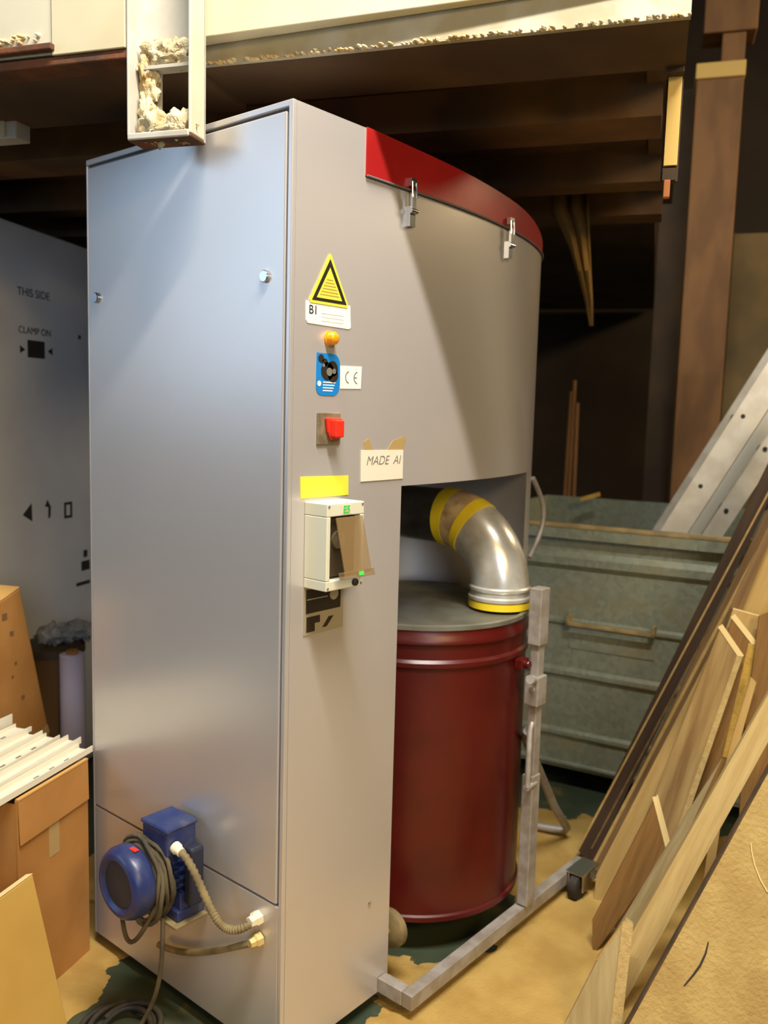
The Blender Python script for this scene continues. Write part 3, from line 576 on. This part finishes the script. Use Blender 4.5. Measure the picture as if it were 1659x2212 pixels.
# ------------------------------------------------------------------ ladder standing in the bin
def plate(name, pts, t, m, parent=None, ext=W, bevel=0.0, grain=None):
    P = [R(*p) for p in pts]
    mb = MB().prism(P, ext*t)
    if grain is None: return obj(name, mb, m, parent, bevel=bevel)
    gx = grain.normalized(); gz = ext.normalized(); gz = (gz-gx*gz.dot(gx)).normalized(); gy = gz.cross(gx)
    return obj(name, mb, m, parent, bevel=bevel, frame=fr(gx, gy, gz, P[0]))
ld = thing('aluminium_ladder', 'aluminium extension ladder slanting up to the right out of the bin', 'ladder', R(0.70, 1.9, 0.5))
lu = Vector((0, 0, 0))
def along(p, q, k): return tuple(p[i]+(q[i]-p[i])*k for i in range(3))
l1a, l1b, l1c, l1d = (0.788, 1.88, 1.113), (0.896, 1.88, 1.12), (1.131, 1.88, 1.608), (1.121, 1.88, 1.749)
dirn = Vector((0.333, 0, 0.636)).normalized()
def stile(s, z, wd, name, m, w0, t, k0=-0.75, k1=1.6):
    # s,z: lower-left point at the rim; wd: width across
    ax = U*dirn.x+ZZ*dirn.z; nx = U*dirn.z-ZZ*dirn.x; a = R(s, w0, z)
    return obj(name, MB().prism([a+ax*k0, a+ax*k1, a+ax*k1+nx*wd, a+ax*k0+nx*wd], W*t), m, ld, bevel=0.002)
st1 = stile(0.788, 1.113, 0.094, 'stile', 'alu', 1.88, 0.006); stile(0.788, 1.113, 0.094, 'stile', 'alu', 2.28, 0.006)
stile(0.894, 1.108, 0.040, 'stile_flange', 'alu_b', 1.872, 0.03)
st2 = stile(0.945, 1.108, 0.070, 'stile', 'alu', 1.885, 0.006); stile(0.945, 1.108, 0.070, 'stile', 'alu', 2.275, 0.006)
for (s, z, par) in ((0.914, 1.27, st1), (1.048, 1.542, st1), (1.013, 1.181, st2), (1.134, 1.422, st2), (0.78, 0.998, st1), (1.255, 1.663, st2)):
    obj('rung_hole', MB().cyl(R(s, 1.8785, z), R(s, 1.884, z), 0.0085, 14), 'black', par)
    obj('rung', MB().cyl(R(s, 1.887, z), R(s, 2.278, z), 0.013, 14), 'alu', ld, smooth=40)

# ------------------------------------------------------------------ leaning boards on the right
BD = {
'A':[(0.567,1.23,0.046),(0.609,1.2205,0.004),(0.6118,1.2204,0.004),(1.24,1.554,1.573),(1.2,1.565,1.621)],
'A2':[(0.617,1.192,0.008),(0.6238,1.191,0.004),(0.6489,1.1906,0.004),(1.279,1.517,1.538),(1.24,1.523,1.568)],
'B1':[(0.637,1.018,0.083),(0.6346,1.0006,0.004),(0.6673,1.0006,0.004),(0.821,1.022,0.101),(1.454,1.3,1.41),(1.252,1.327,1.537)],
'K':[(0.6952,0.9653,0.004),(0.789,1.003,0.18),(1.034,1.175,0.987),(1.121,1.232,1.257),(1.103,1.232,1.255),(0.999,1.174,0.984),(0.734,1.001,0.171),(0.6623,0.9656,0.004)],
'E':[(0.992,1.137,0.95),(1.073,1.133,0.934),(1.027,1.084,0.701),(0.816,0.974,0.185),(0.69,0.937,0.008),(0.665,0.937,0.008),(0.685,0.947,0.055),(0.876,1.051,0.546)],
'D':[(0.992,1.1,0.941),(1.063,1.082,0.858),(1.007,1.011,0.522),(0.879,0.948,0.225),(0.6953,0.9009,0.004),(0.6561,0.9009,0.004),(0.7,0.919,0.088),(0.91,1.031,0.617)],
'C':[(0.955,1.055,0.916),(1.019,1.037,0.831),(0.881,0.928,0.322),(0.793,0.886,0.124),(0.7267,0.8607,0.004),(0.6437,0.8606,0.004),(0.701,0.883,0.108)],
'D2':[(1.042,1.006,0.78),(1.058,1.003,0.766),(1.019,0.964,0.584),(0.984,0.922,0.385),(0.952,0.846,0.029),(0.927,0.847,0.031),(0.959,0.921,0.381),(0.998,0.966,0.594)],
'L':[(1.061,1.082,0.948),(1.16,1.092,0.997),(1.167,1.058,0.839),(1.103,0.894,0.068),(1.029,0.891,0.054),(1.038,1.016,0.639)],
'F':[(0.797,0.826,0.453),(0.841,0.798,0.319),(0.657,0.7306,0.004),(0.649,0.7306,0.004),(0.642,0.748,0.086)],
'G':[(0.864,0.713,0.44),(0.956,0.751,0.615),(0.833,0.681,0.285),(0.752,0.65,0.14),(0.704,0.622,0.011),(0.658,0.626,0.026)],
'H':[(0.735,0.445,0.285),(0.751,0.444,0.279),(0.7366,0.3856,0.004),(0.5978,0.386,0.004),(0.671,0.423,0.178)],
'I':[(1.083,0.666,0.924),(1.088,0.642,0.81),(0.742,0.479,0.044),(0.7243,0.4706,0.004),(0.723,0.4706,0.004),(0.725,0.503,0.158)],
'J':[(0.7203,0.3317,0.004),(1.107,0.616,0.785),(1.341,0.596,0.732),(1.3382,0.3309,0.004)],
}
def board(key, name, label, t, m, beta=12, cat='board', grp='boards leaning at the right'):
    pts = BD[key]; base = R(*pts[0]); b = math.radians(beta); nb = W*math.cos(b)-ZZ*math.sin(b)
    top = max(pts, key=lambda p: p[2]); bot = min(pts, key=lambda p: p[2])
    g = R(*top)-R(*bot)
    if g.length < 0.1: g = U
    o = plate(name, pts, t, m, None, nb, 0.0012, g); tag(o, label, cat, grp); return o, nb
def edge(o, key, i, j, t, m, name, nb, wd=0.003, inset=0.0):
    a, b = R(*BD[key][i]), R(*BD[key][j]); c = sum((R(*p) for p in BD[key]), Vector())/len(BD[key])
    d = (b-a).normalized(); out = d.cross(nb).normalized()
    if out.dot(a-c) < 0: out = -out
    mb = MB().box((a+b)/2+out*(wd/2+0.0002)+nb*(t/2), ((b-a).length-inset, wd, t), d, out, nb)
    return obj(name, mb, m, o)
def band(o, key, i, j, w0, w1, m, name, nb, shrink=0.0):
    "a thin facing strip on the front of a board, running along edge i-j between w0 and w1 inside it"
    a, b = R(*BD[key][i]), R(*BD[key][j]); c = sum((R(*p) for p in BD[key]), Vector())/len(BD[key])
    d = (b-a).normalized(); inn = d.cross(nb).normalized()
    if inn.dot(c-a) < 0: inn = -inn
    mb = MB().prism([a+d*shrink+inn*w0-nb*0.0002, b-d*shrink+inn*w0-nb*0.0002, b-d*shrink+inn*w1-nb*0.0002, a+d*shrink+inn*w1-nb*0.0002], -nb*0.0022)
    return obj(name, mb, m, o)
o, nb = board('A', 'laminate_board', 'long dark-faced board with pale edge, leaning furthest left of the stack', 0.022, 'w_dark')
edge(o, 'A', 0, 3, 0.022, 'w_tan', 'pale_edge', nb, 0.006); band(o, 'A', 0, 3, 0.030, 0.036, 'w_rb', 'groove_strip', nb, 0.03)
o, nb = board('A2', 'moulding_strip', 'narrow red-brown moulding leaning right beside the dark-faced board', 0.014, 'w_rb')
band(o, 'A2', 0, 3, 0.0, 0.010, 'w_tan', 'bead', nb, 0.02)
o, nb = board('B1', 'wide_board', 'wide tan board leaning behind the short offcuts', 0.014, 'w_tan')
o, nb = board('K', 'brown_strip', 'slim red-brown strip leaning on the wide tan board', 0.010, 'w_rb')
o, nb = board('E', 'blunt_offcut', 'offcut board with the highest pale blunt top end', 0.010, 'w_tan'); edge(o, 'E', 0, 1, 0.034, 'endgrain', 'end_grain', nb, 0.004)
o, nb = board('D', 'pine_offcut', 'yellow pine offcut with slanted pale end, right of the figured board', 0.012, 'w_walnut')
edge(o, 'D', 0, 1, 0.016, 'endgrain', 'end_grain', nb, 0.004); band(o, 'D', 1, 2, 0.0, 0.026, 'w_yel', 'yellow_edge', nb); band(o, 'D', 0, 1, 0.0, 0.012, 'endgrain', 'end_grain', nb)
o, nb = board('C', 'figured_board', 'board with swirling brown grain and a pale slanted end', 0.012, 'w_grain')
edge(o, 'C', 0, 1, 0.014, 'endgrain', 'end_grain', nb, 0.004); band(o, 'C', 0, 1, 0.0, 0.012, 'endgrain', 'end_grain', nb); band(o, 'C', 1, 2, 0.0, 0.016, 'w_pale', 'pale_edge', nb)
o, nb = board('D2', 'thin_lath', 'thin tan lath standing right of the yellow pine offcut', 0.008, 'w_tan')
o, nb = board('L', 'brown_offcut', 'brown board at the right picture edge behind the pale beam', 0.012, 'w_walnut')
o, nb = board('F', 'walnut_board', 'short walnut-brown board with a pale cut top end', 0.016, 'w_walnut')
edge(o, 'F', 0, 1, 0.018, 'endgrain', 'end_grain', nb, 0.004); band(o, 'F', 0, 1, 0.0, 0.012, 'endgrain', 'end_grain', nb)
o, nb = board('G', 'grey_board', 'dusty grey-tan board between the walnut board and the beam', 0.018, 'w_grey')
o, nb = board('I', 'pale_beam', 'long pale beam leaning behind the thick dusty slab', 0.035, 'w_pale'); edge(o, 'I', 0, 4, 0.035, 'w_grey', 'dusty_edge', nb, 0.003)
o, nb = board('H', 'pale_plank', 'pale plank standing in front at the bottom, its right edge bright', 0.018, 'w_grey'); band(o, 'H', 1, 2, 0.0, 0.026, 'w_pale', 'bright_edge', nb); edge(o, 'H', 4, 0, 0.018, 'w_tan', 'tan_edge', nb)
o, nb = board('J', 'dusty_slab', 'thick sawdust-covered slab filling the lower right corner', 0.05, 'w_slab', 20, 'slab')
edge(o, 'J', 0, 1, 0.05, 'slab_dark', 'dark_edge', nb, 0.004)  # dark brown strip along the slab's left side
# crack in the slab and a curled shaving on it
obj('crack', MB().tube([R(*p)-nb*0.0006 for p in ((0.925, 0.431, 0.277), (0.920, 0.422, 0.252), (0.909, 0.412, 0.226), (0.895, 0.404, 0.204), (0.875, 0.394, 0.177))], 0.002, 6, lambda i: 0.0010+0.0016*math.sin(PI*(i+0.5)/5)), 'plate_d', o)
obj('shaving', MB().tube([R(*p)-nb*0.002 for p in ((1.012, 0.513, 0.504), (1.015, 0.506, 0.484), (1.022, 0.497, 0.458), (1.036, 0.486, 0.428), (1.052, 0.477, 0.405))], 0.0018, 6), 'endgrain', o, smooth=60)

# ------------------------------------------------------------------ posts and things in the dark behind
ps = thing('timber_post', 'brown square timber post with its lit top painted pale, behind the ladder', 'post', R(0.945, 3.28, 0))
obj('shaft', MB().rbox(0.833, 1.058, 3.2, 3.4, 0, 3.24), 'post', ps, bevel=0.006)
obj('cap', MB().rbox(0.828, 1.062, 3.19, 3.41, 3.24, 3.315), 'batten', ps, bevel=0.004)  # pale block paints the light on the post's top end
obj('spacer', MB().rbox(0.945, 1.055, 3.22, 3.38, 3.315, 3.46), 'post', ps, bevel=0.004)
obj('upper_block', MB().rbox(0.852, 1.105, 3.2, 3.4, 3.46, 4.1), 'post', ps, bevel=0.006)
tag(obj('dark_board', MB().rbox(0.69, 0.83, 3.5, 3.53, 0, 3.3), 'darkpost', bevel=0.002), 'dark tall board standing left of the brown timber post', 'board')
tag(obj('olive_board', MB().rbox(1.09, 1.34, 3.6, 3.63, 0, 2.55), mat('olive_board', lin(112, 92, 54), 0.8, 0, lin(92, 78, 46), 3), bevel=0.002), 'olive-brown panel standing right of the brown timber post', 'panel')
sk = MB(); prof = [(0.175, 0.358, 2.673), (0.185, 0.36, 2.55), (0.25, 0.37, 2.41), (0.31, 0.385, 2.25), (0.36, 0.40, 2.1), (0.392, 0.404, 1.98)]
vs = []; fs = []; ncol = 12
for a, b, z in prof:
    for k in range(ncol+1):
        f = k/ncol; vs.append(R(0.725+(a+(b-a)*f-0.725)*0.749, 1.74+0.022*math.sin(f*15+z*3), 1.521+(z-1.521)*0.749))
mm = len(prof)
fs = [(i*(ncol+1)+k, i*(ncol+1)+k+1, (i+1)*(ncol+1)+k+1, (i+1)*(ncol+1)+k) for i in range(mm-1) for k in range(ncol)]
sk.add(vs, fs); o = obj('hanging_cloth', sk, 'sack', smooth=80); tag(o, 'dim tan cloth hanging in folds behind the cabinet, tapering to a point', 'cloth')
md = o.modifiers.new('thickness', 'SOLIDIFY'); md.thickness = 0.006
for i, (s, top, lean, lb) in enumerate(((0.27, 1.66, 0.02, 'leftmost of the three'), (0.305, 1.72, 0.0, 'middle one of the three'), (0.345, 1.60, -0.02, 'rightmost of the three'))):
    tag(obj('thin_stick', MB().tube([R(s, 3.15, 0.0), R(s+lean*0.5, 3.16, top*0.5), R(s+lean, 3.17, top)], 0.012, 8), 'post', smooth=50), 'thin dim stick standing behind the bin, '+lb, 'stick', 'sticks behind the bin')

# ------------------------------------------------------------------ left side: cartons, profiles, yellow board
bc = thing('large_carton', 'tall grey-white carton with black shipping marks left of the cabinet', 'carton', R(-1.8, 1.4, 0))
obj('carton_body', MB().prism([R(-1.5, 0.55, 0.012), R(-1.5, 1.9, 0.012), R(-1.5, 1.9, 2.13), R(-1.5, 0.93, 2.162), R(-1.5, 0.55, 2.18)], -U*0.6), 'bigcard', bc, bevel=0.006)
obj('pallet', MB().rbox(-2.1, -1.5, 0.55, 1.9, 0, 0.012), 'darkpost', bc)
CS = -1.4995
text('top_lettering', 'THIS SIDE', 0.042, 'carton_print', bc, W, ZZ, R(CS, 1.085, 1.922))
text('clamp_lettering', 'CLAMP ON', 0.036, 'carton_print', bc, W, ZZ, R(CS, 1.088, 1.785))
mk = obj('clamp_mark', MB().rbox(CS-0.0002, CS+0.0006, 1.045, 1.14, 1.688, 1.752), 'carton_print', bc)
def tri_mark(w, z, d, h):
    return MB().prism([R(CS, w-d*h, z), R(CS, w+d*h, z+h), R(CS, w+d*h, z-h)], U*0.0008)
obj('clamp_arrow', tri_mark(1.018, 1.715, -1, 0.014), 'carton_print', bc); obj('clamp_arrow', tri_mark(1.170, 1.718, 1, 0.014), 'carton_print', bc)
obj('wedge_mark', MB().prism([R(CS, 1.0, 1.105), R(CS, 1.05, 1.145), R(CS, 1.052, 1.075)], U*0.0008), 'carton_print', bc)
obj('umbrella_mark', MB().prism([R(CS, 1.125, 1.125), R(CS, 1.14, 1.15), R(CS, 1.16, 1.12), R(CS, 1.155, 1.078), R(CS, 1.143, 1.078), R(CS, 1.145, 1.12)], U*0.0008), 'carton_print', bc)
mb = MB().rbox(CS-0.0002, CS+0.0006, 1.24, 1.252, 1.065, 1.13).rbox(CS-0.0002, CS+0.0006, 1.278, 1.29, 1.065, 1.13).rbox(CS-0.0002, CS+0.0006, 1.252, 1.278, 1.065, 1.076).rbox(CS-0.0002, CS+0.0006, 1.252, 1.278, 1.119, 1.13)
obj('square_mark', mb, 'carton_print', bc)
obj('blot_mark', MB().rbox(CS-0.0002, CS+0.0006, 1.345, 1.40, 0.835, 0.875).rbox(CS-0.0002, CS+0.0006, 1.31, 1.40, 0.775, 0.79).rbox(CS-0.0002, CS+0.0006, 1.36, 1.385, 0.89, 0.92), 'carton_print', bc)
obj('dot_mark', MB().rbox(CS-0.0002, CS+0.0006, 1.344, 1.36, 1.78, 1.796), 'carton_print', bc)
mb = MB()
for k in range(90):
    w = random.uniform(0.6, 1.85); mb.blob(R(-1.52-random.random()*0.05, w, (2.175-(w-0.55)*0.035 if w < 0.93 else 2.16-(w-0.93)*0.033)), random.uniform(0.008, 0.02), 1.2, 1.2, 0.5, 0.5, 6)
o = obj('dust_on_top', mb, 'sack', bc, smooth=60); o['kind'] = 'stuff'

c1 = thing('brown_carton', 'closed brown cardboard carton tilting to the left behind the white profiles', 'carton', R(-1.3, 0.4, 0))
F = [(0.664, 0.0), (0.565, 0.935), (0.14, 0.79), (0.24, 0.0)]
FA = [R(-1.16, w, z) for w, z in ((0.80, 0.004), (0.572, 0.938), (0.12, 0.80), (0.35, 0.004))]
obj('carton_body', MB().prism(FA, -U*0.31), 'card', c1, bevel=0.005)
e1, e2, e3, e4 = FA[1], FA[2], FA[2]-U*0.31, FA[1]-U*0.31; up1 = ((e2-e1).cross(e3-e1)).normalized()
if up1.z < 0: up1 = -up1
obj('lit_top_sheet', MB().prism([e1+up1*0.0006, e2+up1*0.0006, e3+up1*0.0006, e4+up1*0.0006], up1*0.004), 'card_l', c1, bevel=0.001)  # paler sheet puts the light on the carton's top into its colour
obj('tape_seam', MB().prism([R(-1.1595, 0.70, 0.42), R(-1.1595, 0.69, 0.45), R(-1.1595, 0.35, 0.30), R(-1.1595, 0.36, 0.27)], U*0.0006), 'khaki_tape', c1)
mb = MB()
for w, z, a in ((0.50, 0.86, 0.022), (0.53, 0.80, 0.016), (0.46, 0.79, 0.016), (0.545, 0.70, 0.012), (0.53, 0.66, 0.010), (0.575, 0.58, 0.014)):
    mb.rbox(-1.1602, -1.1592, w-a/2, w+a/2, z-a/2, z+a/2)
obj('printed_marks', mb, 'bucket', c1)

c2 = thing('open_carton', 'open brown cardboard carton with its flap folded down, holding white profiles', 'carton', R(-0.9, 0.1, 0))
s1, s0, w0, w1, zt = -0.692, -1.06, -0.015, 0.262, 0.562
obj('front_panel', MB().rbox(s1-0.006, s1, w0, w1, 0.004, zt), 'card', c2)
obj('back_panel', MB().rbox(s0, s0+0.006, w0, w1, 0.004, zt-0.03), 'card', c2)
obj('side_panel', MB().rbox(s0+0.006, s1-0.006, w0, w0+0.006, 0.004, zt-0.01), 'card', c2)
obj('side_panel', MB().rbox(s0+0.006, s1-0.006, w1-0.006, w1, 0.004, zt-0.01), 'card', c2)
obj('bottom_panel', MB().rbox(s0, s1, w0, w1, 0.0, 0.004), 'card', c2)
fl = obj('front_flap', MB().prism([R(s1+0.0005, w0+0.002, zt), R(s1+0.0005, w1-0.002, zt), R(s1+0.004, w1-0.004, 0.452), R(s1+0.004, w0+0.004, 0.448)], U*0.0025), 'card', c2)
obj('fold_edge', MB().rbox(s1-0.006, s1+0.004, w0+0.002, w1-0.002, zt, zt+0.004), 'card_l', fl)
obj('tape_scrap', MB().rbox(s1, s1+0.0008, 0.10, 0.14, 0.36, 0.46), 'khaki_tape', c2)
# white plastic profiles lying across the carton
specs = [(-0.718, 0.575, 0.044, 0.016, 'front one, nearest to the folded flap'), (-0.768, 0.582, 0.042, 0.018, 'second one from the folded flap'), (-0.818, 0.590, 0.044, 0.014, 'third one from the folded flap'),
         (-0.872, 0.598, 0.048, 0.020, 'fourth one from the folded flap'), (-0.932, 0.606, 0.054, 0.014, 'broad one near the back'), (-1.000, 0.616, 0.064, 0.030, 'rearmost one by the brown carton')]
for i, (s, z, wd_, th, lb) in enumerate(specs):
    dd = (W*1.0+U*(0.015*math.sin(i*2.1))+ZZ*0.02*math.sin(i)).normalized(); cx = dd.cross(ZZ).normalized(); cz = cx.cross(dd)
    if cz.z < 0: cz = -cz
    c = R(s, 0.03+0.015*math.sin(i*1.7), z); t = thing('plastic_profile', 'white plastic profile across the open carton, '+lb, 'profile', c, 'white profiles on the open carton')
    obj('web', MB().box(c, (0.52, wd_, 0.003), dd, cx, cz), 'pvc', t)
    for sg in (-1, 1): obj('rail', MB().box(c+cx*(sg*wd_/2)+cz*(th/2-0.0015), (0.52, 0.003, th), dd, cx, cz), 'pvc', t)
    for k in range(3): obj('slot', MB().box(c+dd*(0.06+0.06*k)+cz*0.0018, (0.018, 0.007, 0.0006), dd, cx, cz), 'sw_plate', t)
mb = MB()
for k in range(9): mb.blob(R(-0.70-random.random()*0.08, -0.06-random.random()*0.10, 0.59+random.random()*0.03), random.uniform(0.014, 0.026), 1.3, 1.0, 0.6, 0.7, 10, 3)
tag(obj('crumpled_wrap', mb, 'pvc', smooth=50), 'crumpled white wrapping on the near corner of the open carton', 'wrapping')

b2_ = thing('low_box', 'low brown cardboard box in shadow left of the open carton', 'box', R(-0.95, -0.1, 0))
obj('box_body', MB().rbox(-1.1, -0.80, -0.34, -0.03, 0.004, 0.44), 'card', b2_, bevel=0.003)
obj('box_rim', MB().rbox(-0.815, -0.798, -0.34, -0.03, 0.441, 0.452), 'card_l', b2_)

bk = thing('bucket', 'dim brown bucket standing against the large carton', 'bucket', R(-1.37, 0.985, 0.0))
bo = R(-1.37, 0.985, 0); obj('pail', MB().lathe(bo, ZZ, [(0.0, 0.10), (0.02, 0.105), (0.61, 0.113), (0.62, 0.118), (0.63, 0.118), (0.63, 0.110), (0.50, 0.106)], 28, cap=False).lathe(bo, ZZ, [(0.0, 0.10), (0.004, 0.10)], 28), 'bucket', bk, smooth=40)
obj('rim_band', MB().lathe(bo, ZZ, [(0.600, 0.1145), (0.602, 0.120), (0.628, 0.120), (0.630, 0.116)], 28), 'dark_in', bk, smooth=40)
ro = R(-1.195, 0.872, 0)
rl = thing('film_roll', 'pale violet roll standing upright in front of the brown bucket', 'roll', ro)
obj('wound_film', MB().lathe(ro, ZZ, [(0.004, 0.040), (0.006, 0.043), (0.64, 0.043), (0.642, 0.040)], 24), 'roll', rl, smooth=40)
obj('core_tube', MB().lathe(ro, ZZ, [(0.0, 0.020), (0.655, 0.020)], 16), 'card', rl, smooth=40)
pk = thing('film_bundle', 'grey crumpled film bundle lying on top of the brown bucket', 'bundle', R(-1.33, 1.02, 0.63))
mb = MB()
for k in range(6): lump(mb, R(-1.36+0.012*k, 0.965+0.022*k, 0.672+0.008*math.sin(k*2)), 0.04, 1.1, 1.1, 0.8, 20)
obj('film', mb, mat('grey_film', lin(150, 150, 150), 0.4), pk, smooth=60)

yb = thing('yellow_board', 'smooth yellow board leaning on the open carton at the lower left', 'board', R(-0.52, -0.2, 0))
T = R(-0.625, -0.044, 0.404); Bv = R(-0.493, -0.076, 0.004); dn = (Bv-T)
P4 = [T, Bv, Bv-W*0.45, T-W*0.45]
nn = (Bv-T).cross(-W).normalized()
if nn.dot(U) < 0: nn = -nn
obj('face', MB().prism(P4, -nn*0.020), 'yellow_mdf', yb, bevel=0.0025)
obj('top_edge', MB().prism([T+nn*0.0002-dn*0.004, T-W*0.45+nn*0.0002-dn*0.004, T-W*0.45-nn*0.020-dn*0.004, T-nn*0.020-dn*0.004], -dn.normalized()*0.0012), 'endgrain', yb)
# black cable coil on the floor before the machine
pts = []
for k in range(140):
    th = k*0.15; r = 0.072+0.014*math.sin(k*0.05); pts.append((-0.165+r*math.cos(th)+0.0002*k, 0.42+r*math.sin(th)-0.0004*k, 0.014+0.018*k/140+0.004*math.sin(k*0.3)))
cc = tag(obj('cable_coil', MB().tube(pts, 0.0075, 8), 'rub', smooth=60), 'black cable coiled on the floor below the blue motor', 'cable')
